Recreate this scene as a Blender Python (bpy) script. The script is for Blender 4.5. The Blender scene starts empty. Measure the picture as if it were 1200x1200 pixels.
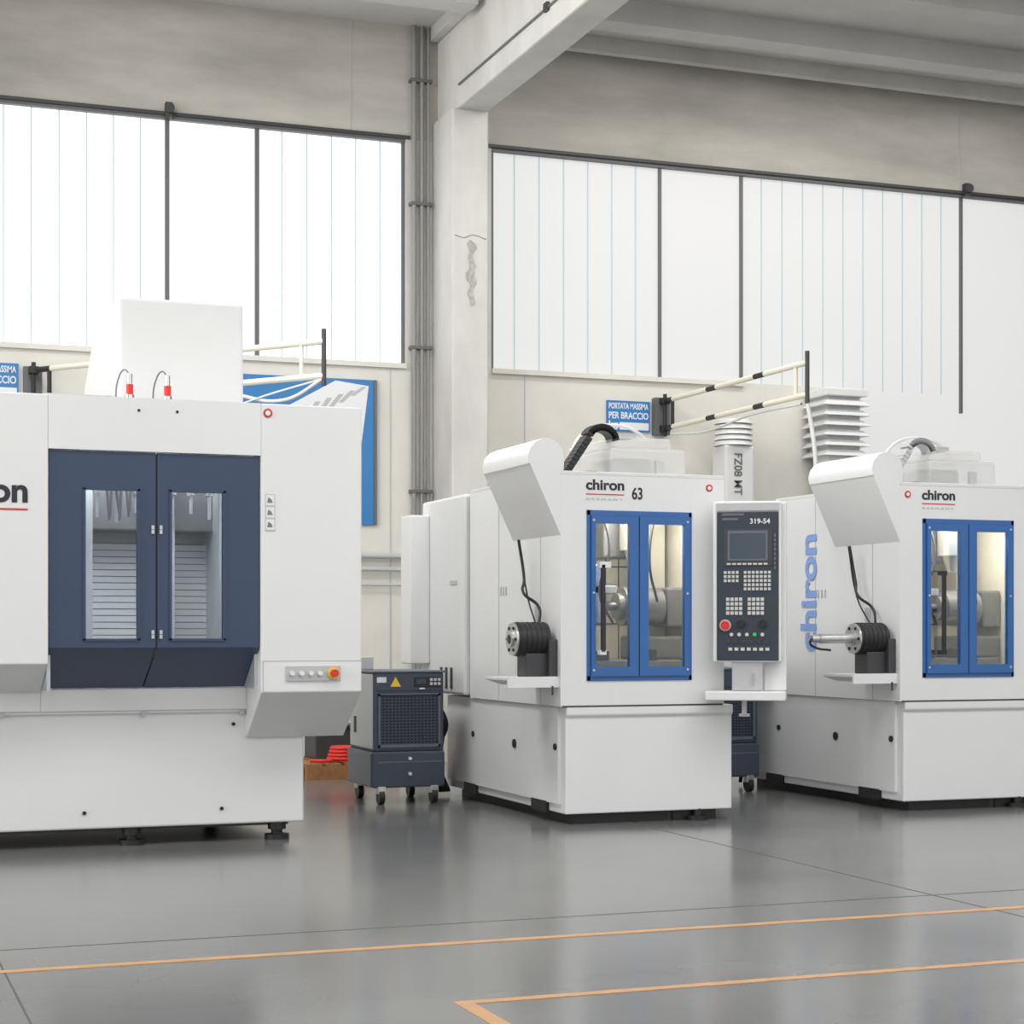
import bpy, bmesh, math, random
from mathutils import Vector, Matrix
random.seed(4)
S = bpy.context.scene
S.view_settings.view_transform = 'Standard'
COL = S.collection

# ------------------------------------------------------------ materials
def mat(name, c, rough=.5, metal=0., var=0., scale=4., bump=0., emit=None, es=0., spec=.5, coat=0., c2=None, stretch=None):
    m = bpy.data.materials.new(name); m.use_nodes = True
    nt = m.node_tree; b = nt.nodes['Principled BSDF']
    b.inputs['Base Color'].default_value = (*c, 1)
    b.inputs['Roughness'].default_value = rough
    b.inputs['Metallic'].default_value = metal
    b.inputs['Specular IOR Level'].default_value = spec
    b.inputs['Coat Weight'].default_value = coat
    if emit:
        b.inputs['Emission Color'].default_value = (*emit, 1); b.inputs['Emission Strength'].default_value = es
    if var or bump:
        tc = nt.nodes.new('ShaderNodeTexCoord'); mp = nt.nodes.new('ShaderNodeMapping')
        nt.links.new(tc.outputs['Object'], mp.inputs[0])
        if stretch: mp.inputs['Scale'].default_value = stretch
        n = nt.nodes.new('ShaderNodeTexNoise'); n.inputs['Scale'].default_value = scale
        n.inputs['Detail'].default_value = 8; n.inputs['Roughness'].default_value = .62
        nt.links.new(mp.outputs[0], n.inputs['Vector'])
        if var:
            r = nt.nodes.new('ShaderNodeValToRGB')
            r.color_ramp.elements[0].position = .3; r.color_ramp.elements[1].position = .7
            d = c2 or tuple(x*(1-var) for x in c)
            r.color_ramp.elements[0].color = (*d, 1)
            r.color_ramp.elements[1].color = (*c, 1)
            nt.links.new(n.outputs['Fac'], r.inputs[0]); nt.links.new(r.outputs[0], b.inputs['Base Color'])
        if bump:
            bp = nt.nodes.new('ShaderNodeBump'); bp.inputs['Strength'].default_value = bump
            bp.inputs['Distance'].default_value = .02
            nt.links.new(n.outputs['Fac'], bp.inputs['Height']); nt.links.new(bp.outputs[0], b.inputs['Normal'])
    return m

WHITE = mat('powder_coat_white', (.80,.805,.81), .34, var=.03, scale=2)
WHITE2 = mat('powder_coat_offwhite', (.75,.755,.76), .4, var=.03, scale=2)
GREYP = mat('light_grey_paint', (.50,.51,.52), .4)
NAVY = mat('navy_door_paint', (.035,.06,.12), .36, var=.08)
BLUE = mat('blue_door_paint', (.035,.14,.40), .36, var=.06)
COOL = mat('cooler_slate_paint', (.06,.075,.11), .42, var=.1)
COOL2 = mat('cooler_light_slate', (.13,.15,.18), .42)
BLACK = mat('black_rubber', (.015,.015,.017), .5)
DARK = mat('dark_grey', (.05,.05,.055), .5)
STEEL = mat('brushed_steel', (.6,.6,.6), .3, metal=.8, var=.15, scale=20)
GUN = mat('gunmetal', (.24,.24,.25), .4, metal=.6, var=.2, scale=15)
CHROME = mat('chrome', (.8,.8,.8), .15, metal=1.)
INT = mat('stainless_interior', (.78,.74,.64), .35, metal=.2, var=.2, scale=5)
INTG = mat('stainless_interior_cool', (.60,.63,.65), .35, metal=.25, var=.2, scale=5)
RED = mat('red_plastic', (.7,.03,.02), .4)
YEL = mat('yellow_plastic', (.85,.6,.05), .45)
GREEN = mat('green_plastic', (.05,.5,.12), .4)
INK = mat('black_ink', (.02,.022,.03), .5)
REDINK = mat('red_ink', (.6,.04,.03), .5)
BLUEINK = mat('blue_ink', (.24,.38,.76), .5)
PANEL = mat('console_face', (.035,.045,.065), .4)
SCREEN = mat('console_screen', (.06,.08,.11), .15)
KEY = mat('console_keys', (.6,.6,.58), .5)
TAPE = mat('floor_tape_orange', (.60,.33,.15), .4, var=.25, scale=9)
JOINT = mat('floor_joint_dark', (.07,.07,.07), .6)
SIGNB = mat('sign_blue', (.03,.2,.5), .4)
SIGNW = mat('sign_white', (.8,.82,.84), .4)
CREAM = mat('cream_enamel', (.82,.78,.66), .5)
PALLET = mat('pallet_wood', (.42,.19,.07), .7, var=.4, scale=12)
CONC = mat('concrete_panel', (.61,.585,.535), .85, var=.42, scale=1.0, bump=.12, stretch=(.45,1,1.7))
CONC2 = mat('concrete_column', (.68,.67,.64), .85, var=.2, scale=1.8, bump=.12, stretch=(1,1,.5))
CONC3 = mat('concrete_ceiling', (.66,.65,.63), .85, var=.2, scale=.8, bump=.08)
WALLP = mat('lower_wall_plaster', (.80,.78,.72), .85, var=.18, scale=.9, bump=.06)
CRACK = mat('spalled_concrete', (.42,.41,.38), .95, var=.4, scale=20, bump=.8)
FRAME = mat('window_frame_grey', (.13,.135,.14), .5)
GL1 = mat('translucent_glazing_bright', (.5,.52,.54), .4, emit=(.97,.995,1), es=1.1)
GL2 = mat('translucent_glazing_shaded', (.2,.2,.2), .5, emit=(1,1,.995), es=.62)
GLINE = mat('glazing_joint', (.3,.37,.39), .5, emit=(.6,.76,.82), es=.35)
PIPE = mat('painted_pipe', (.27,.27,.265), .5, metal=.2)

def glassmat(name,tint,f,rough,glc=(1,1,1)):
    m = bpy.data.materials.new(name); m.use_nodes = True
    nt = m.node_tree; nt.nodes.clear()
    o = nt.nodes.new('ShaderNodeOutputMaterial'); mx = nt.nodes.new('ShaderNodeMixShader')
    t = nt.nodes.new('ShaderNodeBsdfTransparent'); t.inputs[0].default_value = (*tint,1)
    if f is None:
        g = nt.nodes.new('ShaderNodeBsdfGlossy'); g.inputs['Roughness'].default_value = rough
        fr = nt.nodes.new('ShaderNodeFresnel'); fr.inputs[0].default_value = 1.4
        nt.links.new(fr.outputs[0], mx.inputs[0])
    else:
        g = nt.nodes.new('ShaderNodeBsdfPrincipled'); g.inputs['Base Color'].default_value=(*glc,1); g.inputs['Roughness'].default_value=rough
        mx.inputs[0].default_value=f
    nt.links.new(t.outputs[0], mx.inputs[1])
    nt.links.new(g.outputs[0], mx.inputs[2]); nt.links.new(mx.outputs[0], o.inputs[0])
    return m
GLASS = glassmat('door_glass',(.93,.95,.95),None,.04)
PLAST = glassmat('clear_plastic_cover',(.95,.95,.94),.42,.15,(.85,.85,.84))

def floormat():
    m = bpy.data.materials.new('epoxy_concrete_floor'); m.use_nodes = True
    nt = m.node_tree; b = nt.nodes['Principled BSDF']
    tc = nt.nodes.new('ShaderNodeTexCoord')
    n = nt.nodes.new('ShaderNodeTexNoise'); n.inputs['Scale'].default_value = .8; n.inputs['Detail'].default_value = 4
    nt.links.new(tc.outputs['Object'], n.inputs['Vector'])
    r = nt.nodes.new('ShaderNodeValToRGB')
    r.color_ramp.elements[0].position=.3; r.color_ramp.elements[0].color=(.150,.152,.152,1)
    r.color_ramp.elements[1].position=.72; r.color_ramp.elements[1].color=(.205,.204,.200,1)
    nt.links.new(n.outputs['Fac'], r.inputs[0]); nt.links.new(r.outputs[0], b.inputs['Base Color'])
    mr = nt.nodes.new('ShaderNodeMapRange'); mr.inputs['To Min'].default_value=.13; mr.inputs['To Max'].default_value=.24
    nt.links.new(n.outputs['Fac'], mr.inputs['Value']); nt.links.new(mr.outputs[0], b.inputs['Roughness'])
    b.inputs['Specular IOR Level'].default_value=.7
    return m
FLOOR = floormat()

# ------------------------------------------------------------ helpers
def empty(name, loc=(0,0,0), rz=0.):
    e = bpy.data.objects.new(name, None); e.empty_display_size=.2
    COL.objects.link(e); e.location = loc; e.rotation_euler=(0,0,rz)
    return e
def adopt(o, parent, local=False):
    if parent is not None:
        o.parent = parent
        if not local:
            M = Matrix.Translation(parent.location) @ Matrix.Rotation(parent.rotation_euler[2],4,'Z')
            o.matrix_parent_inverse = M.inverted()
    return o
def finish(name, bm, m, parent=None, local=False, bevel=0., smooth=False):
    bmesh.ops.recalc_face_normals(bm, faces=bm.faces[:])
    me = bpy.data.meshes.new(name); bm.to_mesh(me); bm.free()
    me.materials.append(m)
    o = bpy.data.objects.new(name, me); COL.objects.link(o)
    if smooth:
        for p in me.polygons: p.use_smooth = True
        me.set_sharp_from_angle(angle=math.radians(35))
    if bevel:
        b = o.modifiers.new('bevel','BEVEL'); b.width=bevel; b.segments=2; b.limit_method='ANGLE'
        b.angle_limit=math.radians(40)
    return adopt(o, parent, local)
def addbox(bm, x0,x1,y0,y1,z0,z1):
    v=[bm.verts.new(p) for p in ((x0,y0,z0),(x1,y0,z0),(x1,y1,z0),(x0,y1,z0),(x0,y0,z1),(x1,y0,z1),(x1,y1,z1),(x0,y1,z1))]
    for f in ((0,1,2,3),(4,5,6,7),(0,1,5,4),(1,2,6,5),(2,3,7,6),(3,0,4,7)):
        bm.faces.new([v[i] for i in f])
def box(name, x0,x1,y0,y1,z0,z1, m, parent=None, bevel=0., local=False):
    bm=bmesh.new(); addbox(bm,x0,x1,y0,y1,z0,z1)
    return finish(name,bm,m,parent,local,bevel)
def boxes(name, lst, m, parent=None, bevel=0., local=False):
    bm=bmesh.new()
    for b in lst: addbox(bm,*b)
    return finish(name,bm,m,parent,local,bevel)
def prism(name, prof, axis, a0, a1, m, parent=None, bevel=0., local=False, smooth=False):
    """axis 'x': prof=(y,z); axis 'y': prof=(x,z); axis 'z': prof=(x,y)"""
    bm=bmesh.new()
    def P(p,a): return {'x':(a,p[0],p[1]),'y':(p[0],a,p[1]),'z':(p[0],p[1],a)}[axis]
    A=[bm.verts.new(P(p,a0)) for p in prof]; B=[bm.verts.new(P(p,a1)) for p in prof]
    n=len(prof); bm.faces.new(A); bm.faces.new(B)
    for i in range(n): bm.faces.new((A[i],A[(i+1)%n],B[(i+1)%n],B[i]))
    return finish(name,bm,m,parent,local,bevel,smooth)
def addcyl(bm,p0,p1,r0,r1=None,seg=24):
    p0=Vector(p0);p1=Vector(p1); r1=r0 if r1 is None else r1
    d=p1-p0; q=d.to_track_quat('Z','Y'); M=Matrix.Translation((p0+p1)/2)@q.to_matrix().to_4x4()
    bmesh.ops.create_cone(bm,cap_ends=True,segments=seg,radius1=r0,radius2=r1,depth=d.length,matrix=M)
def cyl(name,p0,p1,r0,m,parent=None,r1=None,seg=24,local=False,bevel=0.):
    bm=bmesh.new(); addcyl(bm,p0,p1,r0,r1,seg)
    return finish(name,bm,m,parent,local,bevel,True)
def cyls(name,lst,m,parent=None,seg=16,local=False):
    bm=bmesh.new()
    for c in lst: addcyl(bm,*c[:3],c[3] if len(c)>3 else None,seg)
    return finish(name,bm,m,parent,local,0,True)
def tube(name, pts, r, m, parent=None, local=False):
    cu=bpy.data.curves.new(name,'CURVE'); cu.dimensions='3D'; cu.bevel_depth=r; cu.bevel_resolution=3
    sp=cu.splines.new('BEZIER'); sp.bezier_points.add(len(pts)-1)
    for bp,p in zip(sp.bezier_points,pts):
        bp.co=p; bp.handle_left_type='AUTO'; bp.handle_right_type='AUTO'
    cu.materials.append(m)
    o=bpy.data.objects.new(name,cu); COL.objects.link(o)
    return adopt(o,parent,local)
def text(name, s, origin, width, m, parent=None, xd=(1,0,0), yd=(0,0,1), height=None, bold=.0, local=False):
    cu=bpy.data.curves.new(name,'FONT'); cu.body=s; cu.size=1; cu.offset=bold; cu.extrude=.01
    t=bpy.data.objects.new(name+'_t',cu); COL.objects.link(t)
    bpy.context.view_layer.update()
    me=bpy.data.meshes.new_from_object(t.evaluated_get(bpy.context.evaluated_depsgraph_get()))
    bpy.data.objects.remove(t)
    xs=[v.co.x for v in me.vertices]; ys=[v.co.y for v in me.vertices]
    w=max(xs)-min(xs); h=max(ys)-min(ys)
    sx=width/w; sy=(height/h) if height else sx
    X=Vector(xd).normalized(); Y=Vector(yd).normalized(); Z=X.cross(Y); O=Vector(origin)
    for v in me.vertices:
        v.co = O + X*((v.co.x-min(xs))*sx) + Y*((v.co.y-min(ys))*sy) + Z*(v.co.z*.1)
    me.materials.clear(); me.materials.append(m)
    o=bpy.data.objects.new(name,me); COL.objects.link(o)
    return adopt(o,parent,local)
def leaf(name, x0,x1,z0,z1, wx0,wx1,wz0,wz1, y0,y1, m, parent, bevel=.004):
    return boxes(name,[(x0,wx0,y0,y1,z0,z1),(wx1,x1,y0,y1,z0,z1),(wx0,wx1,y0,y1,z0,wz0),(wx0,wx1,y0,y1,wz1,z1)],m,parent,0)

# ------------------------------------------------------------ hall shell
HZ=7.15
box('floor', -8,24,-8,17.3,-.2,0, FLOOR)
boxes('floor_joint', [(.598,.605,-4,17,0,.001),(4.896,4.903,-4,17,0,.001),(-8,24,7.387,7.393,0,.001),(9.2,9.206,-4,17,0,.001)],JOINT)
boxes('floor_marking_tape', [(-6,20,6.89,6.945,0,.002),(1.97,20,5.77,5.82,0,.002),(1.97,2.03,1,5.77,0,.002)],TAPE)
boxes('wall_back', [(-8,24,17.0,17.3,6.05,HZ+.5)], CONC)
boxes('wall_back_pier', [(5.26,6.15,17.0,17.3,3.85,6.05)], CONC2)
boxes('wall_back_lower', [(-8,10.25,17.0,17.3,0,3.85),(10.25,24,17.0,17.3,0,2.3)], WALLP)
boxes('trim_wall_joints',[(x,x+.012,16.994,17.0,6.07,HZ) for x in (4.7,11.6)]+[(5.1,5.112,16.994,17.0,0,3.8),(6.5,6.51,16.994,17,0,3.8)],GREYP)
boxes('wall_left',[(-8.3,-8,-8,17.3,0,HZ)],WALLP)
boxes('wall_right',[(24,24.3,-8,17.3,0,HZ)],WALLP)
boxes('ceiling',[(-8,24,-8,17.3,HZ+.0,HZ+.3)],CONC3)
ribs=[]
for y in (15.55,14.1,12.6,11.1,9.6,8.1,6.6,5.1,3.6):
    ribs+= [(5.95,24,y,y+.28,6.93,HZ),(-8,5.5,y,y+.28,6.93,HZ)]
boxes('trim_ceiling_ribs',ribs,CONC3)
boxes('trim_ceiling_edge',[(5.95,24,16.6,16.7,7.0,HZ),(5.95,24,15.83,15.9,7.03,HZ)],CONC2)
cyl('conduit_ceiling',(5.99,16.0,7.08),(23.9,16.0,7.08),.02,DARK)
col=empty('concrete_column',(5.72,16.7,0))
prism('shaft',[(5.54,17.0),(5.54,16.42),(5.56,16.4),(5.89,16.4),(5.91,16.42),(5.91,17.0)],'z',0,6.22,CONC2,col)
boxes('capital',[(5.6,5.85,16.45,17.0,6.22,HZ)],CONC2,col)
bm=bmesh.new()
L=[];R=[]
for i in range(19):
    z=4.35+.63*i/18
    w=.022+.035*random.random() if i not in (0,18) else .008
    cx=5.735+.015*math.sin(i*1.3)
    L.append(bm.verts.new((cx-w,16.396,z))); R.append(bm.verts.new((cx+w*.8,16.396,z)))
for i in range(18): bm.faces.new((L[i],R[i],R[i+1],L[i+1]))
finish('spalled_patch',bm,mat('spall_light',(.56,.545,.51),.95,var=.4,scale=22,bump=1),col)
tube('crack_line',[(5.56,16.4,5.02),(5.66,16.4,5.0),(5.74,16.4,5.03),(5.88,16.4,5.0)],.005,CRACK,col)
beam=empty('concrete_beam',(5.74,8,6.22))
boxes('web',[(5.58,5.91,-8,16.98,6.22,7.02)],CONC2,beam,.02)
boxes('flange',[(5.5,5.99,-8,16.98,7.02,HZ)],CONC2,beam)
tube('conduit',[(5.57,16.3,6.42),(5.57,13,6.42),(5.57,8,6.42)],.011,FRAME,beam)
boxes('conduit_clamp',[(5.55,5.58,14.0,14.08,6.39,6.46),(5.55,5.58,12.2,12.28,6.39,6.46)],DARK,beam)
pp=empty('wall_conduit_bundle',(5.4,16.9,0))
cyls('pipe',[((5.33,16.94,0),(5.33,16.94,HZ),.024),((5.41,16.94,0),(5.41,16.94,HZ),.02),((5.475,16.94,0),(5.475,16.94,HZ),.014)],PIPE,pp)
cyls('horizontal_run',[((4.0,16.93,1.98),(5.3,16.93,1.98),.028),((4.0,16.93,1.85),(5.3,16.93,1.85),.02),((4.0,16.93,1.7),(5.3,16.93,1.7),.012)],GREYP,pp)
boxes('clamp',[(5.29,5.51,16.91,17.0,z,z+.03) for z in (1.2,2.6,4.0,5.4,6.6)],FRAME,pp)

# ------------------------------------------------------------ windows
def window(name,x0,x1,z0,z1,divs,plain,gm,extra=None,hw=.02):
    e=empty(name,((x0+x1)/2,17.1,z0))
    P=[(x0,x1,17.06,17.09,z0,z1)]
    if extra: P.append(extra)
    boxes('glazing',P,gm,e)
    fr=[(x0,x1,17.0,17.06,z1-.03,z1+.0),(x0,x0+.03,17.02,17.06,z0,z1),(x1-.03,x1,17.02,17.06,z0,z1)]
    for d in divs: fr.append((d-hw,d+hw,17.025,17.06,z0 if d<9 else 3.65,z1))
    boxes('frame',fr,FRAME,e)
    boxes('sill',[(x0,min(x1,8.95),16.96,17.06,z0-.04,z0+.008)],WALLP,e)
    ed=[x0]+list(divs)+[x1]; ln=[]
    for i in range(len(ed)-1):
        if i in plain: continue
        n=max(1,round((ed[i+1]-ed[i])/.255)); 
        for k in range(1,n):
            x=ed[i]+(ed[i+1]-ed[i])*k/n
            ln.append((x-.006,x+.006,17.052,17.06,z0,z1))
    boxes('glazing_joints',ln,GLINE,e)
    return e
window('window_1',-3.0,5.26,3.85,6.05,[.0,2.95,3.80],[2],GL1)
window('window_2',6.15,18.0,3.85,6.05,[8.01,8.95,11.66,12.6,15.3],[1,3],GL2,(10.25,18,17.06,17.09,2.3,3.85),.014)  # lower pane added: glowing glazing in place of pale washed-out wall
boxes('trim_window_head_rail',[(-8,5.3,16.97,17.0,6.05,6.08),(6.0,24,16.97,17.0,6.05,6.08)],DARK)
for cx in (2.95,11.68):
    cab=empty('window_cable_anchor',(cx,16.95,6.05))
    boxes('plate',[(cx-.03,cx+.03,16.93,17.0,6.02,6.16)],DARK,cab); cyl('pulley',(cx,16.89,6.1),(cx,16.93,6.1),.045,DARK,cab)

# ------------------------------------------------------------ big machine (left)
def mill_big():
    e=empty('cnc_machining_centre',(1.6,11.7,0))
    F=10.3
    prism('left_housing',[(F,2.56),(F,1.07),(10.68,.90),(10.68,.79),(13,.79),(13,2.56)],'x',.3,1.13,WHITE,e,.006)
    prism('right_housing',[(F,2.56),(F,.90),(10.7,.62),(13,.62),(13,2.56)],'x',2.32,2.92,WHITE,e,.008)
    boxes('upper_housing',[(1.13,2.32,F,10.42,2.26,2.56),(1.13,2.32,10.42,13,2.5,2.56)],WHITE,e)
    boxes('lower_fascia',[(1.13,2.32,10.68,13,.79,.92)],WHITE,e,.004)
    boxes('base',[(.45,2.68,10.73,13.0,.105,.79)],WHITE,e,.012)
    boxes('base_lip',[(.45,2.34,10.70,10.73,.775,.80)],WHITE,e)
    boxes('base_tab',[(x,x+.03,10.69,10.72,.76,.82) for x in (.9,1.7,2.28)],GREYP,e)
    boxes('base_undertray',[(.5,2.6,10.8,12.9,.085,.105)],DARK,e)
    cyls('base_screw',[((x,10.72,.2),(x,10.735,.2),.011) for x in (.75,1.38,2.18)]+[((2.25,10.72,.7),(2.25,10.735,.7),.011)],BLACK,e)
    fl=[]
    for x,y in ((.7,10.85),(1.66,10.8),(2.53,10.8),(.7,12.7),(2.5,12.7)):
        fl+=[((x,y,0),(x,y,.03),.075),((x,y,.03),(x,y,.06),.035),((x,y,.06),(x,y,.105),.055)]
    cyls('levelling_foot',fl,BLACK,e)
    leaf('door_left',1.135,1.722,1.16,2.255,1.335,1.62,1.21,2.04,F+.02,F+.06,NAVY,e)
    leaf('door_right',1.732,2.315,1.16,2.255,1.813,2.105,1.21,2.04,F+.02,F+.06,NAVY,e)
    for nm,x0,x1,xs0,xs1 in (('door_apron_left',1.135,1.722,1.135,1.70),('door_apron_right',1.732,2.315,1.71,2.315)):
        bm=bmesh.new()
        A=[(x0,F+.02,1.16),(x1,F+.02,1.16),(xs1,10.66,.925),(xs0,10.66,.925)]
        v=[bm.verts.new(p) for p in A]+[bm.verts.new((p[0],p[1]+.05,p[2]+.02)) for p in A]
        for f in ((0,1,2,3),(4,5,6,7),(0,1,5,4),(1,2,6,5),(2,3,7,6),(3,0,4,7)): bm.faces.new([v[i] for i in f])
        finish(nm,bm,NAVY,e)
    boxes('door_seam',[(1.720,1.734,F+.03,F+.05,1.1,2.25)],BLACK,e)
    boxes('door_window_gasket',[(a,b,F+.012,F+.02,c,d) for a,b,c,d in
        ((1.32,1.335,1.2,2.05),(1.62,1.635,1.2,2.05),(1.32,1.635,1.195,1.21),(1.32,1.635,2.04,2.055),
         (1.798,1.813,1.2,2.05),(2.105,2.12,1.2,2.05),(1.798,2.12,1.195,1.21),(1.798,2.12,2.04,2.055))],NAVY,e)
    boxes('door_glass',[(1.335,1.62,F+.035,F+.045,1.21,2.04),(1.813,2.105,F+.035,F+.045,1.21,2.04)],GLASS,e)
    boxes('door_hinge',[(x,x+.016,F+.005,F+.02,z,z+.022) for z in (1.21,1.235,1.8,1.825) for x in (1.697,1.742)],STEEL,e)
    # interior
    boxes('work_chamber',[(1.13,2.32,11.5,11.53,.92,2.5),(1.13,1.15,F+.08,11.5,.92,2.5),(2.30,2.32,F+.08,11.5,.92,2.5)],INTG,e)
    boxes('way_cover',[(1.5,2.2,11.3,11.33+.025*(i%2),.95+.04*i,.985+.04*i) for i in range(21)],WHITE2,e)
    boxes('way_cover_back',[(1.5,2.2,11.38,11.4,.93,1.8)],GUN,e)
    boxes('fixture_table',[(1.25,2.2,10.75,11.3,1.0,1.12)],STEEL,e,.01)
    boxes('slide_column',[(1.4,1.47,11.05,11.45,.95,2.4),(1.9,1.95,11.0,11.28,.95,2.4),(2.2,2.24,10.9,11.45,.95,2.4)],INTG,e)
    boxes('carriage',[(1.45,2.25,11.1,11.4,1.86,2.3)],GUN,e,.01)
    cyls('spindle',[((1.86,11.0,1.95),(1.86,11.0,2.3),.09),((1.86,11.0,1.86),(1.86,11.0,1.95),.03,.07),((1.86,11,1.78),(1.86,11,1.86),.014)],STEEL,e)
    tl=[]
    for k in range(8):
        x=1.36+.11*k
        tl+=[((x,10.85,2.06),(x,10.85,2.2),.026,.036),((x,10.85,1.95-.03*(k%3)),(x,10.85,2.06),.011)]
    cyls('tool_holder',tl,STEEL,e,12)
    tl=[]
    for k in range(6):
        x=1.52+.028*k
        tl+=[((x,10.8,2.1),(x+.012*(-1)**k,10.79,1.90+.02*(k%3)),(.010),.006)]
    cyls('coolant_nozzle',tl,DARK,e,10)
    boxes('panel_groove',[(2.33,2.915,F-.002,F,1.078,1.082),(2.33,2.335,F-.002,F,.90,1.08)],GREYP,e)
    boxes('button_plate',[(2.465,2.79,F-.012,F,.965,1.05)],GREYP,e)
    cyls('push_button',[((x,F-.03,1.008),(x,F-.012,1.008),.014) for x in (2.5,2.555,2.61,2.665)],WHITE,e)
    cyl('estop_collar',(2.745,F-.025,1.008),(2.745,F-.012,1.008),.034,YEL,e)
    cyl('estop_button',(2.745,F-.06,1.008),(2.745,F-.025,1.008),.022,RED,e)
    text('brand_lettering','chiron',(.52,F-.002,1.955),.50,INK,e,height=.14,bold=.03)
    boxes('lettering_underline',[(.52,1.02,F-.003,F,1.915,1.925)],REDINK,e)
    boxes('warning_label',[(2.345,2.402,F-.003,F,1.825,2.04)],GREYP,e)
    for z in (1.975,1.905,1.835): 
        boxes('warning_icon',[(2.349,2.398,F-.004,F-.003,z,z+.06)],SIGNW,e)
        prism('warning_glyph',[(2.356,z+.014),(2.389,z+.014),(2.38,z+.035),(2.362,z+.046)],'y',F-.005,F-.004,GUN,e)
    cyl('emblem',(2.36,F-.006,2.505),(2.36,F,2.505),.026,REDINK,e); cyl('emblem_disc',(2.36,F-.008,2.505),(2.36,F-.006,2.505),.015,SIGNW,e)
    prism('roof_cover',[(10.95,2.56),(10.95,3.24),(11.5,3.24),(12.1,3.16),(12.5,2.9),(12.65,2.56)],'x',1.61,2.36,WHITE2,e,.02)
    boxes('roof_cover_flange',[(1.6,2.37,10.94,10.95,2.56,2.60)],GREYP,e)
    boxes('roof_box',[(1.2,1.6,11.2,12.6,2.56,2.68),(2.4,2.7,11.2,12.6,2.56,2.66)],GREYP,e)
    for x in (1.605,1.82):
        cyls('valve_body',[((x,10.5,2.56),(x,10.5,2.60),.028),((x,10.5,2.66),(x,10.5,2.72),.016)],CHROME,e)
        cyl('valve_handle',(x,10.5,2.60),(x,10.5,2.66),.02,RED,e)
        tube('valve_hose',[(x,10.5,2.71),(x-.02,10.55,2.75),(x-.045,10.65,2.7),(x-.045,10.75,2.57)],.005,GUN,e)
        cyls('roof_screw',[((x+.02,F-.004,2.49),(x+.02,F,2.49),.008)],BLACK,e)
    l=bpy.data.lights.new('chamber_lamp','AREA'); l.energy=19; l.size=.5; l.color=(.94,.98,1)
    lo=bpy.data.objects.new('chamber_lamp',l); COL.objects.link(lo); lo.location=(1.72,10.6,2.47); adopt(lo,e)
    return e
mill_big()

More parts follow.
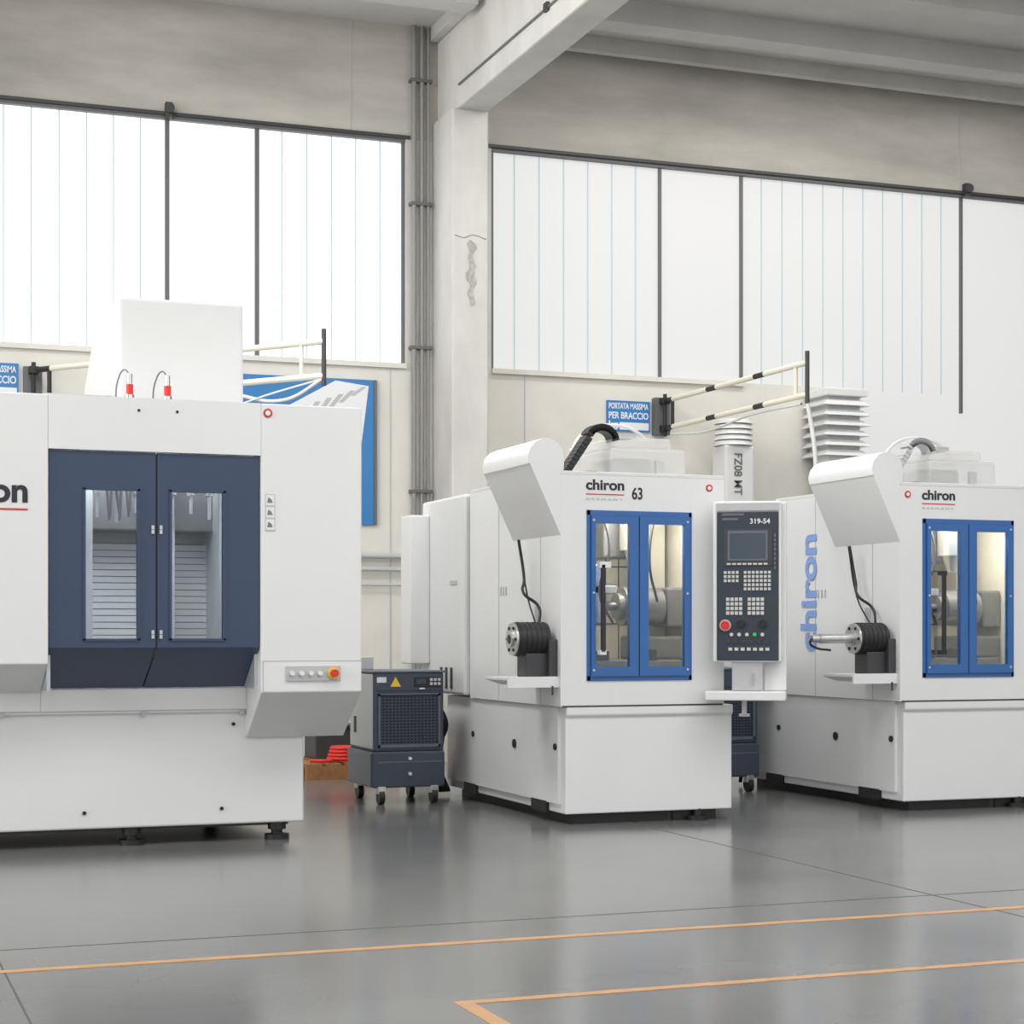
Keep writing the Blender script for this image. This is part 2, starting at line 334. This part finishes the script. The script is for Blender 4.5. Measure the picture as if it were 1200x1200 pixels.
# ------------------------------------------------------------ compact machines
def mill_small(dx, second=False):
    e=empty('compact_cnc_mill',(5.0+dx,11.9,0))
    F=10.85
    def B(n,l,m,b=0.): return boxes(n,[(q[0]+dx,q[1]+dx,*q[2:]) for q in l],m,e,b)
    def C(n,l,m,seg=20): return cyls(n,[((a[0]+dx,a[1],a[2]),(b[0]+dx,b[1],b[2]),*r) for a,b,*r in l],m,e,seg)
    def T(n,p,r,m): return tube(n,[(x+dx,y,z) for x,y,z in p],r,m,e)
    prism('base',[(F+.02,.07),(F+.02,.69),(F,.71),(F,.765),(13.25,.765),(13.25,.07)],'x',4.44+dx,5.64+dx,WHITE,e,.008)
    B('base_side_skin',[(4.42,4.44,F+.1,13.2,.13,.765)],WHITE)
    B('underbase_shade',[(4.52,5.55,F+.08,13.15,.0,.07)],BLACK)  # solid black block in place of the shade under the raised base
    B('base_side_notch',[(4.415,4.45,11.15,11.42,.06,.135),(4.415,4.45,12.55,12.8,.06,.135)],BLACK)
    C('base_port',[((4.41,y,z),(4.42,y,z),r) for y,z,r in ((10.99,.50,.022),(11.74,.48,.03),(12.6,.5,.022))],BLACK)
    C('levelling_foot',[((5.4,F+.0+.05,0),(5.4,F+.05,.03),.07),((5.4,F+.05,.03),(5.4,F+.05,.08),.03),((5.2,F+.1,0),(5.2,F+.1,.07),.04)],BLACK)
    B('front_panel',[(4.40,4.58,F,F+.05,.765,2.26),(5.33,5.57,F,F+.05,.765,2.26),(4.58,5.33,F,F+.05,2.035,2.26),(4.58,5.33,F,F+.05,.765,.93)],WHITE)
    B('side_panel',[(4.40,4.43,F+.05,12.62,.765,2.26),(5.54,5.57,F+.05,12.62,.765,2.26),(4.43,5.54,12.59,12.62,.765,2.26)],WHITE)
    B('roof',[(4.40,5.57,F,12.62,2.26,2.285)],WHITE2,.004)
    B('shadow_gap',[(4.41,5.56,F-.002,12.6,.762,.772)],DARK)
    B('rear_cabinet',[(4.36,5.5,12.64,13.65,.78,2.26)],WHITE2 if not second else WHITE,.02)
    B('rear_cabinet_duct',[(4.2,4.36,13.45,13.7,1.0,2.15)],WHITE,.01)
    B('side_seam',[(4.397,4.40,F+.35,F+.354,.77,2.25),(4.397,4.40,12.0,12.004,.77,2.25)],GREYP)
    B('side_slot',[(4.395,4.40,11.85+.05*i,11.865+.05*i,1.5,1.56) for i in range(3)],GREYP)
    B('side_label',[(4.396,4.40,11.22,11.3,1.32,1.42)],GREYP)
    if not second:
        B('rear_vent_slot',[(4.352,4.36,12.9+.12*i,12.94+.12*i,.82,.98) for i in range(3)],DARK)
    fr=[(4.58,5.33,F-.01,F+.03,2.0,2.035),(4.58,5.33,F-.01,F+.03,.93,.965),(4.58,4.605,F-.01,F+.03,.93,2.035),(5.305,5.33,F-.01,F+.03,.93,2.035)]
    B('door_frame',fr,BLUE,.003)
    leaf('door_left',4.605+dx,4.938+dx,.96,2.0,4.635+dx,4.875+dx,1.02,1.95,F-.025,F+.015,BLUE,e)
    leaf('door_right',4.946+dx,5.305+dx,.96,2.0,5.01+dx,5.27+dx,1.02,1.95,F-.025,F+.015,BLUE,e)
    B('door_seam',[(4.937,4.947,F-.015,F+.01,.96,2.0)],INK)
    B('door_glass',[(4.635,4.875,F-.01,F-.002,1.02,1.95),(5.01,5.27,F-.01,F-.002,1.02,1.95)],GLASS)
    if not second:
        B('door_handle',[(4.655,4.68,F-.075,F-.055,1.12,1.68)],INK)
        B('door_handle_mount',[(4.645,4.69,F-.07,F-.02,1.10,1.13),(4.645,4.72,F-.075,F-.02,1.66,1.70)],WHITE)
    else:
        B('door_handle',[(4.70,4.725,F-.075,F-.055,1.12,1.64)],INK)
        B('door_handle_mount',[(4.69,4.735,F-.07,F-.02,1.09,1.12),(4.69,4.735,F-.07,F-.02,1.64,1.67)],INK)
    C('door_bolt',[((x,F-.03,z),(x,F-.025,z),.008) for x in (4.62,5.29) for z in (1.0,1.5,1.97)],STEEL,10)
    B('work_chamber',[(4.43,5.54,11.75,11.78,.93,2.2),(4.45,4.47,F+.06,11.75,.93,2.2),(5.48,5.50,F+.06,11.75,.93,2.2),(4.45,5.5,F+.06,11.75,.90,.93)],INT)
    B('chamber_fairing',[(4.62,4.85,11.55,11.75,.95,2.15),(5.3,5.45,11.5,11.75,.95,2.15)],INT,.01)
    B('chamber_panel_seam',[(5.0+.1*i,5.006+.1*i,11.745,11.75,.95,2.2) for i in range(3)]+[(4.87,5.5,11.74,11.75,z,z+.008) for z in (1.3,1.7)]+[(4.845,4.855,11.54,11.56,.95,2.15)],DARK)
    C('rotary_table',[((5.02,11.3,1.42),(5.30,11.3,1.42),.13),((4.98,11.3,1.42),(5.02,11.3,1.42),.09),((4.85,11.3,1.42),(4.98,11.3,1.42),.03)],GUN)
    B('rotary_bracket',[(5.32,5.48,11.2,11.45,1.28,1.55),(5.1,5.48,11.2,11.5,1.06,1.22)],GUN,.02)
    C('spindle_nose',[((5.12,11.3,1.8),(5.12,11.3,2.2),.10),((5.12,11.3,1.68),(5.12,11.3,1.8),.03,.07)],STEEL)
    B('spindle_carriage',[(4.95,5.2,11.42,11.6,1.75,2.2)],GUN,.02)
    B('machine_table',[(4.6,5.4,11.1,11.6,.95,1.06)],GUN,.01)
    B('machine_vise',[(5.05,5.2,11.1,11.25,1.06,1.13),(4.7,4.85,11.1,11.3,1.06,1.12)],DARK,.005)
    B('tool_changer_arm',[(4.7,4.95,11.2,11.3,1.5,1.56),(4.78,4.84,11.2,11.3,1.3,1.7)],STEEL,.01)
    T('chamber_hose',[(4.8,11.2,2.15),(4.85,11.1,1.8),(4.78,11.1,1.5),(4.9,11.15,1.3)],.009,DARK)
    T('chamber_hose',[(5.2,11.1,2.15),(5.12,11.05,1.7),(5.2,11.1,1.45)],.009,DARK)
    pr=[(4.40,1.87),(4.185,2.33)]
    for k in range(9):
        a=math.radians(200-25*k)
        pr.append((4.30+.125*math.cos(a),2.365+.125*math.sin(a)))
    pr+= [(4.42,2.285),(4.40,2.285)]
    prism('drive_hood',[(x+dx,z) for x,z in pr],'y',F+.0,11.72,WHITE,e,.006,smooth=True)
    C('axis_motor',[((4.14,11.02,1.20),(4.36,11.02,1.20),.108)],BLACK,32)
    C('axis_motor_ribs',[((4.16+.035*i,11.02,1.20),(4.172+.035*i,11.02,1.20),.112) for i in range(6)],BLACK,32)
    C('axis_motor_face',[((4.125,11.02,1.20),(4.14,11.02,1.20),.105),((4.11,11.02,1.20),(4.125,11.02,1.20),.05)],STEEL,32)
    C('axis_motor_bolt',[((4.119,11.02+.08*math.cos(a),1.2+.08*math.sin(a)),(4.126,11.02+.08*math.cos(a),1.2+.08*math.sin(a)),.011) for a in [k*math.pi/3 for k in range(6)]],BLACK,10)
    C('axis_motor_bore',[((4.107,11.02,1.20),(4.111,11.02,1.20),.03)],BLACK)
    B('axis_motor_bracket',[(4.2,4.36,10.95,11.12,.955,1.11),(4.34,4.40,10.9,11.2,.93,1.2)],DARK,.008)
    if second:
        C('bar_feed_tube',[((3.86,11.02,1.20),(4.11,11.02,1.20),.034),((3.80,11.02,1.20),(3.86,11.02,1.20),.026)],STEEL)
        T('bar_feed_cable',[(3.82,11.02,1.22),(3.79,11.02,1.17),(3.83,11.02,1.14),(3.95,11.02,1.12)],.008,BLACK)
    prism('side_tray',[(4.40+dx,.955),(4.05+dx,.955),(4.05+dx,.935),(4.16+dx,.90),(4.40+dx,.90)],'y',10.9,11.3,WHITE2,e,.003)
    B('side_tray_lip',[(4.05,4.42,10.885,10.9,.89,.96)],WHITE)
    B('tray_strut',[(4.35,4.36,10.875,10.885,.84,.90)],DARK)
    T('drive_cable',[(4.3,11.35,1.86),(4.32,11.3,1.6),(4.28,11.2,1.5),(4.36,11.15,1.42),(4.33,11.05,1.30)],.010,BLACK)
    T('drive_cable',[(4.32,11.4,1.86),(4.36,11.35,1.5),(4.34,11.15,1.31)],.006,BLACK)
    B('roof_tank',[(4.97,5.54,11.35,12.2,2.285,2.5)],PLAST,.02)
    B('roof_tank_lid',[(5.0,5.45,11.4,12.2,2.5,2.58)],PLAST,.02)
    B('roof_tank_core',[(5.1,5.4,11.6,12.0,2.285,2.46)],GREYP,.03)
    B('roof_tank_fitting',[(5.1,5.2,11.45,11.6,2.58,2.61),(5.3,5.36,11.33,11.36,2.3,2.42)],GREYP)
    cc=[]
    for k in range(25):
        t=k/24
        if t<.45: x=4.64+.20*t/.45; z=2.29+.29*t/.45
        else:
            q=(t-.45)/.55; a=math.radians(150-140*q); x=4.927+.10*math.cos(a); z=2.55+.09*math.sin(a)
        cc.append((x,z))
    bm=bmesh.new()
    for i,(x,z) in enumerate(cc):
        nx,nz=cc[min(i+1,24)]; px,pz=cc[max(i-1,0)]
        ang=math.atan2(nz-pz,nx-px)
        M=Matrix.Translation((x+dx,11.45,z))@Matrix.Rotation(-ang,4,'Y')@Matrix.Diagonal((.028,.12,.048,1))
        bmesh.ops.create_cube(bm,size=1,matrix=M)
    finish('cable_chain',bm,BLACK if not second else GREYP,e)
    T('roof_hose',[(4.9,11.9,2.29),(4.95,11.9,2.6),(5.2,11.9,2.72),(5.5,11.9,2.6),(5.55,11.9,2.29)],.012,WHITE2)
    T('roof_cable',[(4.6,11.2,2.29),(4.75,11.2,2.31),(4.95,11.25,2.29)],.012,BLACK)
    text('brand_lettering','chiron',(4.575+dx,F-.002,2.165),.27,INK,e,height=.07,bold=.03)
    B('lettering_underline',[(4.575,4.845,F-.003,F,2.135,2.142)],REDINK)
    text('brand_subline','G E R M A N Y',(4.575+dx,F-.002,2.10),.26,GREYP,e,height=.014)
    if not second: text('machine_number','63',(4.90+dx,F-.002,2.11),.075,INK,e,height=.08,bold=.02)
    for x in (4.46,5.46):
        if x<5 and not second: continue
        C('emblem',[((x,F-.006,2.2),(x,F,2.2),.024)],REDINK); C('emblem_disc',[((x,F-.008,2.2),(x,F-.006,2.2),.013)],SIGNW)
    if second:
        text('side_lettering','chiron',(4.395+dx,11.98,1.10),.88,BLUEINK,e,xd=(0,0,1),yd=(0,1,0),height=.24,bold=.03)
    else:
        B('side_stripe_label',[(4.354,4.36,12.8,12.95,1.6,1.63)],GREYP)
    l=bpy.data.lights.new('chamber_lamp','AREA'); l.energy=22; l.size=.4; l.color=(1,.93,.8)
    lo=bpy.data.objects.new('chamber_lamp',l); COL.objects.link(lo); lo.location=(5.0+dx,11.1,2.19); adopt(lo,e)
    return e
mill_small(0); mill_small(2.53,True)

# ------------------------------------------------------------ operator console
def console():
    e=empty('cnc_control_console',(5.60,10.58,0),math.radians(-32))
    def B(n,l,m,b=0.): return boxes(n,l,m,e,b,True)
    Z=1.575
    B('housing',[(-.222,.222,0,.1,Z-.525,Z+.525)],WHITE,.012)
    B('face',[(-.197,.205,-.008,0,Z-.515,Z+.455)],PANEL,.006)
    B('top_bezel',[(-.2,.21,-.01,0,Z+.46,Z+.515)],GREYP,.004)
    B('inner_frame',[(-.15,.165,-.014,-.008,Z+.10,Z+.34)],DARK,.003)
    B('screen_bezel',[(-.125,.135,-.018,-.014,Z+.135,Z+.33)],COOL2,.003)
    B('screen',[(-.11,.12,-.020,-.018,Z+.15,Z+.315)],SCREEN)
    ks=[(-.13+.034*i,-.105+.034*i,-.016,-.014,Z+.109,Z+.121) for i in range(8)]
    for r in range(5):
        for c in range(12):
            if c==4: continue
            x=-.15+.026*c; z=.06-.027*r
            if r>=3 and c<5: continue
            ks.append((x,x+.018,-.016,-.008,Z+z-.009,Z+z+.009))
    for r in range(4):
        for c in range(9):
            if c==4: continue
            x=-.135+.028*c; z=-.115-.03*r
            ks.append((x,x+.021,-.016,-.008,Z+z-.011,Z+z+.011))
    for c in range(7): ks.append((-.12+.04*c,-.095+.04*c,-.018,-.008,Z-.45,Z-.43))
    B('keypad',ks,KEY)
    B('side_keys',[(.175,.187,-.016,-.008,Z+.08+.03*i,Z+.10+.03*i) for i in range(8)],COOL2)
    cyls('estop_collar',[((-.14,-.02,Z-.285),(-.14,-.008,Z-.285),.038)],GREYP,e,24,True)
    cyls('estop_button',[((-.14,-.05,Z-.285),(-.14,-.02,Z-.285),.028)],RED,e,24,True)
    cyls('override_knob',[((x,-.035,Z-.275),(x,-.008,Z-.275),.026) for x in (-.04,.10)],BLACK,e,20,True)
    cyls('round_key',[((x,-.02,Z-.345),(x,-.008,Z-.345),.012) for x in (-.1,-.05,.0,.1)],KEY,e,16,True)
    cyls('start_key',[((.05,-.02,Z-.345),(.05,-.008,Z-.345),.013)],GREEN,e,16,True)
    cyls('lamp_key',[((x,-.02,Z-.39),(x,-.008,Z-.39),.012) for x in (-.12,-.07,-.02,.03,.08,.13)],DARK,e,16,True)
    text('console_number','319-54',(.02,-.014,Z+.375),.13,SIGNW,e,local=True,height=.035,bold=.02)
    B('maker_plate',[(-.16,-.06,-.012,-.008,Z+.40,Z+.415),(-.16,-.02,-.012,-.008,Z+.43,Z+.445)],COOL2)
    B('hanger_post',[(-.10,.10,.02,.09,.86,Z-.52)],GREYP,.01)
    B('shelf',[(-.27,.25,-.04,.16,.80,.86)],WHITE,.008)
    B('shelf_arm',[(.10,.25,.1,.16,.86,2.10)],WHITE,.01)
    B('shelf_leg',[(-.04,-.01,.08,.13,.70,.80),(-.06,.01,.09,.13,.69,.71)],GREYP,.004)
    B('latch',[(.03,.04,.012,.02,.90,.98)],STEEL)
console()

# ------------------------------------------------------------ coolers
def cooler(dx):
    e=empty('chiller_unit',(3.95+dx,13.0,0))
    def B(n,l,m,b=0.): return boxes(n,[(q[0]+dx,q[1]+dx,*q[2:]) for q in l],m,e,b)
    X0,X1,Y0,Y1=3.68,4.21,12.66,13.3
    B('cabinet',[(X0,X1,Y0,Y1,.38,.95)],COOL,.01)
    B('lower_cabinet',[(X0-.02,X1+.0,Y0-.03,Y1,.12,.38)],COOL,.012)
    B('side_panel',[(X0-.006,X0,Y0+.02,Y1-.02,.40,.94)],GREYP,.003)
    B('side_panel_low',[(X0-.026,X0-.02,Y0+.0,Y1-.02,.13,.37)],COOL2,.003)
    B('side_vent',[(X0-.012,X0-.006,Y0+.45,Y0+.5,.5,.62)],BLACK)
    B('header',[(X0+.005,X1-.005,Y0-.008,Y0,.82,.945)],COOL,.003)
    B('lid',[(X0-.01,X1+.01,Y0-.01,Y1,.95,.965)],COOL2,.004)
    B('filler_box',[(X0+.0,X0+.14,Y1-.15,Y1-.02,.965,1.06)],GREYP,.006)
    B('display',[(3.98,4.19,Y0-.014,Y0-.008,.845,.92)],INK,.002)
    B('display_keys',[(4.10+.03*i,4.12+.03*i,Y0-.018,Y0-.014,z,z+.02) for i in range(3) for z in (.86,.89)],KEY)
    B('display_window',[(3.995,4.07,Y0-.018,Y0-.014,.87,.905)],SCREEN)
    prism('warning_triangle',[(3.80+dx,.85),(3.88+dx,.85),(3.84+dx,.92)],'y',Y0-.013,Y0-.008,YEL,e)
    g=[(X0+.03,X1-.03,Y0-.012,Y0-.004,.41,.43),(X0+.03,X1-.03,Y0-.012,Y0-.004,.78,.80),(X0+.03,X0+.045,Y0-.012,Y0-.004,.41,.8),(X1-.045,X1-.03,Y0-.012,Y0-.004,.41,.8)]
    B('grille_frame',g,COOL2)
    B('filter_mat',[(X0+.04,X1-.04,Y0-.004,Y0,.42,.79)],BLACK)
    bars=[(X0+.045,X1-.045,Y0-.012,Y0-.004,.43+.022*i,.438+.022*i) for i in range(17)]
    bars+=[(X0+.05+.027*i,X0+.057+.027*i,Y0-.011,Y0-.005,.43,.79) for i in range(16)]
    B('grille_bars',bars,COOL)
    B('lower_front_fin',[(X0+.02,X1-.02,Y0-.034,Y0-.03,.30,.31)],COOL2)
    B('nameplate',[(4.02,4.06,Y0-.016,Y0-.012,.83,.84),(3.70,3.77,Y0-.012,Y0-.008,.88,.92)],SIGNW)
    cyls('drain_tap',[((3.94+dx,Y0-.05,.33),(3.94+dx,Y0-.03,.33),.012),((3.94+dx,Y0-.05,.22),(3.94+dx,Y0-.03,.22),.012)],SIGNW,e)
    w=[];h=[]
    for x in (X0+.05,X1-.08):
        for y in (Y0+.0,Y1-.08):
            w.append(((x-.02+dx,y,.055),(x+.02+dx,y,.055),.055)); h.append((x-.03,x+.03,y-.035,y+.035,.075,.13))
    cyls('castor_wheel',w,BLACK,e); B('castor_fork',h,STEEL,.004)
    for k in range(4 if dx==0 else 1):
        tube('coolant_line',[(X1-.02+dx,Y1-.25+.06*k,.62+.05*k),(X1+.08+.02*k+dx,Y1-.25,.6),(X1+.12+dx,Y1-.2+.03*k,.3),(X1+.13+.03*k+dx,Y1-.1,.03)],.016,BLACK,e)
cooler(0); cooler(2.585)

# ------------------------------------------------------------ wall signs, blue equipment board, jibs
def sign(x,z,w=.48,h=.31):
    e=empty('load_limit_sign',(x+w/2,16.98,z))
    boxes('board',[(x,x+w,16.975,16.998,z,z+h)],SIGNB,e)
    boxes('white_field',[(x+.14,x+w-.015,16.972,16.975,z+.015,z+.09)],SIGNW,e)
    text('line_1','PORTATA MASSIMA',(x+.02,16.973,z+h-.085),w-.04,SIGNW,e,height=.06,bold=.02)
    text('line_2','PER BRACCIO',(x+.02,16.973,z+h-.185),w-.04,SIGNW,e,height=.07,bold=.02)
    text('line_3','kg',(x+.02,16.973,z+.015),.10,SIGNW,e,height=.09,bold=.02)
sign(7.39,3.29); sign(1.12,3.36)

po=empty('equipment_board',(4.3,16.97,2.28))  # flat board standing in for blue equipment behind the left machine
boxes('board',[(3.55,4.93,16.97,16.998,2.28,3.68)],SIGNB,po)
boxes('border',[(4.93,4.96,16.955,16.998,2.28,3.68)],FRAME,po)
def poly(name,pts,y,m,parent):
    bm=bmesh.new(); bm.faces.new([bm.verts.new((p[0],y,p[1])) for p in pts]); return finish(name,bm,m,parent)
poly('pictured_machine',[(3.6,2.9),(4.0,3.35),(4.55,3.66),(4.88,3.62),(4.80,3.0),(4.6,2.5),(3.6,2.5)],16.968,SIGNW,po)
for i in range(7):
    a=4.0+.115*i
    poly('pictured_rib',[(a,3.1+.07*i),(a+.05,3.1+.07*i),(a+.17,3.37+.04*i),(a+.12,3.37+.04*i)],16.966,GREYP,po)
poly('pictured_shadow',[(3.6,2.5),(4.6,2.5),(4.8,3.0),(4.6,2.95),(3.7,2.7)],16.965,DARK,po)

def striped(name,p0,p1,r,parent,n):
    p0=Vector(p0);p1=Vector(p1); A=[];Bc=[]
    for i in range(n):
        q0=p0.lerp(p1,i/n); q1=p0.lerp(p1,(i+1)/n)
        (A if i%5 else Bc).append((q0,q1,r))
    cyls(name+'_cream',A,CREAM,parent,10); cyls(name+'_black',Bc,BLACK,parent,10)
def jib(p,q,hz=(3.32,3.60)):
    e=empty('wall_jib_crane',(p[0],p[1],hz[0]))
    boxes('wall_plate',[(p[0]-.08,p[0]+.08,p[1]+.05,16.998,hz[0]-.06,hz[1]+.04)],FRAME,e)
    boxes('pivot_lug',[(p[0]-.04,p[0]+.04,p[1]-.05,p[1]+.05,z-.03,z+.03) for z in hz],BLACK,e)
    cyl('pivot_pin',(p[0],p[1],hz[0]-.08),(p[0],p[1],hz[1]+.07),.02,BLACK,e)
    striped('upper_tube',(p[0],p[1],hz[1]),(q[0],q[1],hz[1]),.026,e,15)
    striped('lower_tube',(p[0],p[1],hz[0]),(q[0],q[1],hz[0]),.026,e,15)
    cyl('end_post',(q[0],q[1],hz[0]-.08),(q[0],q[1],hz[1]+.10),.02,DARK,e)
    m=Vector((p[0],p[1],0)).lerp(Vector((q[0],q[1],0)),.06)
    cyl('brace_post',(m.x,m.y,hz[0]),(m.x,m.y,hz[1]),.02,BLACK,e)
    m=Vector((p[0],p[1],0)).lerp(Vector((q[0],q[1],0)),.93)
    cyl('brace_post',(m.x,m.y,hz[0]),(m.x,m.y,hz[1]),.018,CREAM,e)
    return e
j=jib((7.98,16.85),(8.0,14.0))
tube('air_hose',[(8.0,14.0,3.25),(8.06,14.0,2.95),(8.1,14.0,2.6),(8.14,14.0,2.4),(8.2,13.9,2.1)],.02,WHITE2,j)
tube('air_hose_upper',[(7.98,16.7,3.25),(8.0,16,3.2),(8.0,15,3.26),(8.0,14.1,3.25)],.012,WHITE2,j)
j=jib((1.72,16.85),(3.75,14.35))
tube('air_hose',[(3.75,14.35,3.3),(3.5,14.65,3.15),(3.1,15.15,3.25),(2.6,15.75,3.3)],.015,WHITE2,j)
tube('signal_cable',[(3.75,14.35,3.3),(3.45,14.7,3.22),(3.0,15.2,3.1),(2.5,15.9,3.2)],.008,WHITE2,j)

# ------------------------------------------------------------ exhaust stacks
s=empty('exhaust_stack',(8.62,16.6,0))
boxes('duct',[(8.46,8.80,16.45,16.75,0,3.14)],WHITE2,s,.03)
cyls('ribbed_cap',[((8.63,16.60,3.14+.055*i),(8.63,16.60,3.185+.055*i),.20,.18) for i in range(5)],WHITE,s,28)
text('stack_lettering','FZ08 MT',(8.56,16.445,3.05),.42,FRAME,s,xd=(0,0,-1),yd=(1,0,0),height=.09,bold=.01)
text('stack_subline','high speed',(8.51,16.445,2.55),.3,FRAME,s,xd=(0,0,-1),yd=(1,0,0),height=.05)
s=empty('louvred_air_intake',(9.9,16.7,0))
boxes('shaft',[(9.72,10.08,16.6,16.9,0,3.1)],WHITE,s,.02)
boxes('core',[(9.72,10.1,16.58,16.96,3.1,3.72)],GREYP,s)
bm=bmesh.new()
for i in range(6):
    z=3.08+.105*i
    A=[(9.63,16.5,z),(10.19,16.5,z),(10.19,16.98,z),(9.63,16.98,z)]
    Bq=[(9.70,16.56,z+.06),(10.12,16.56,z+.06),(10.12,16.97,z+.06),(9.70,16.97,z+.06)]
    v=[bm.verts.new(p) for p in A+Bq]
    for f in ((0,1,2,3),(4,5,6,7),(0,1,5,4),(1,2,6,5),(2,3,7,6),(3,0,4,7)): bm.faces.new([v[k] for k in f])
finish('louvre_blades',bm,WHITE,s)
boxes('cap',[(9.66,10.16,16.52,16.97,3.70,3.78)],WHITE,s,.01)

p=empty('wooden_pallet',(4.1,15.4,0))
boxes('deck_board',[(3.75+.17*i,3.88+.17*i,14.9,15.9,.11,.135) for i in range(5)],PALLET,p)
boxes('bearer',[(3.75,4.56,y,y+.09,0,.11) for y in (14.9,15.35,15.81)],PALLET,p)
h=empty('red_hose_coil',(4.12,15.1,.135))
for k in range(4):
    tube('coil',[(4.12+(.13-.01*k)*math.cos(a),15.1+.10*math.sin(a),.165+.03*k) for a in [i*math.pi/6 for i in range(13)]],.018,RED,h)
tube('tail',[(4.0,15.05,.16),(3.95,14.95,.158),(3.80,15.0,.158)],.015,RED,h)
c=empty('black_storage_crate',(4.2,15.6,.135))
boxes('crate_shell',[(3.95,4.4,15.4,15.8,.135,.40)],DARK,c,.01); boxes('crate_lid',[(3.93,4.42,15.38,15.82,.40,.43)],BLACK,c)

# ------------------------------------------------------------ lighting
w=bpy.data.worlds.new('World'); S.world=w; w.use_nodes=True
w.node_tree.nodes['Background'].inputs[0].default_value=(.97,.985,1,1)
w.node_tree.nodes['Background'].inputs[1].default_value=1.15
def area(name,loc,aim,sx,sy,en,color=(1,1,1)):
    l=bpy.data.lights.new(name,'AREA'); l.shape='RECTANGLE'; l.size=sx; l.size_y=sy; l.energy=en; l.color=color
    o=bpy.data.objects.new(name,l); COL.objects.link(o); o.location=loc
    o.rotation_euler=(Vector(aim)-Vector(loc)).to_track_quat('-Z','Y').to_euler()
    return o
area('ceiling_fill',(3,6.0,6.85),(3,6.01,0),9,2.5,300,(1,.99,.97))  # added fill under the solid ceiling; no skylight there
area('ceiling_fill',(9.5,6.0,6.85),(9.5,6.01,0),6,2.5,220,(1,.99,.97))  # second added ceiling fill, towards the right
area('ceiling_fill',(5,0,6.85),(5,2.4,0),16,3,420,(1,.99,.97))  # added overhead fill near the camera, aimed forward
area('left_fill',(-7.6,9,3.5),(0,9.01,3.2),9,5,700,(1,.985,.95))  # added fill before the solid left wall, brightens left-facing sides
area('flank_fill',(1.2,12.4,6.75),(4.6,12.2,1.4),3,1.2,220,(1,.99,.97))  # unseen lamp added to brighten the first compact mill's left flank
area('flank_fill',(5.6,11.6,6.75),(7.2,12.0,1.4),1.2,2,130,(1,.99,.97))  # unseen lamp added the same way for the second compact mill
area('rear_fill',(9.5,14.8,6.85),(9.5,15.4,0),6,.6,140,(1,.97,.92))  # added unseen fill near the rear wall, right-hand side

# ------------------------------------------------------------ camera
cam=bpy.data.cameras.new('camera'); co=bpy.data.objects.new('camera',cam); COL.objects.link(co)
co.location=(0,0,1.25); th=math.atan(.3747)
co.rotation_euler=(math.radians(90),0,-th)
cam.sensor_width=36; cam.lens=36*2135/1200; cam.shift_y=(740-600)/1200
cam.clip_end=200
S.camera=co
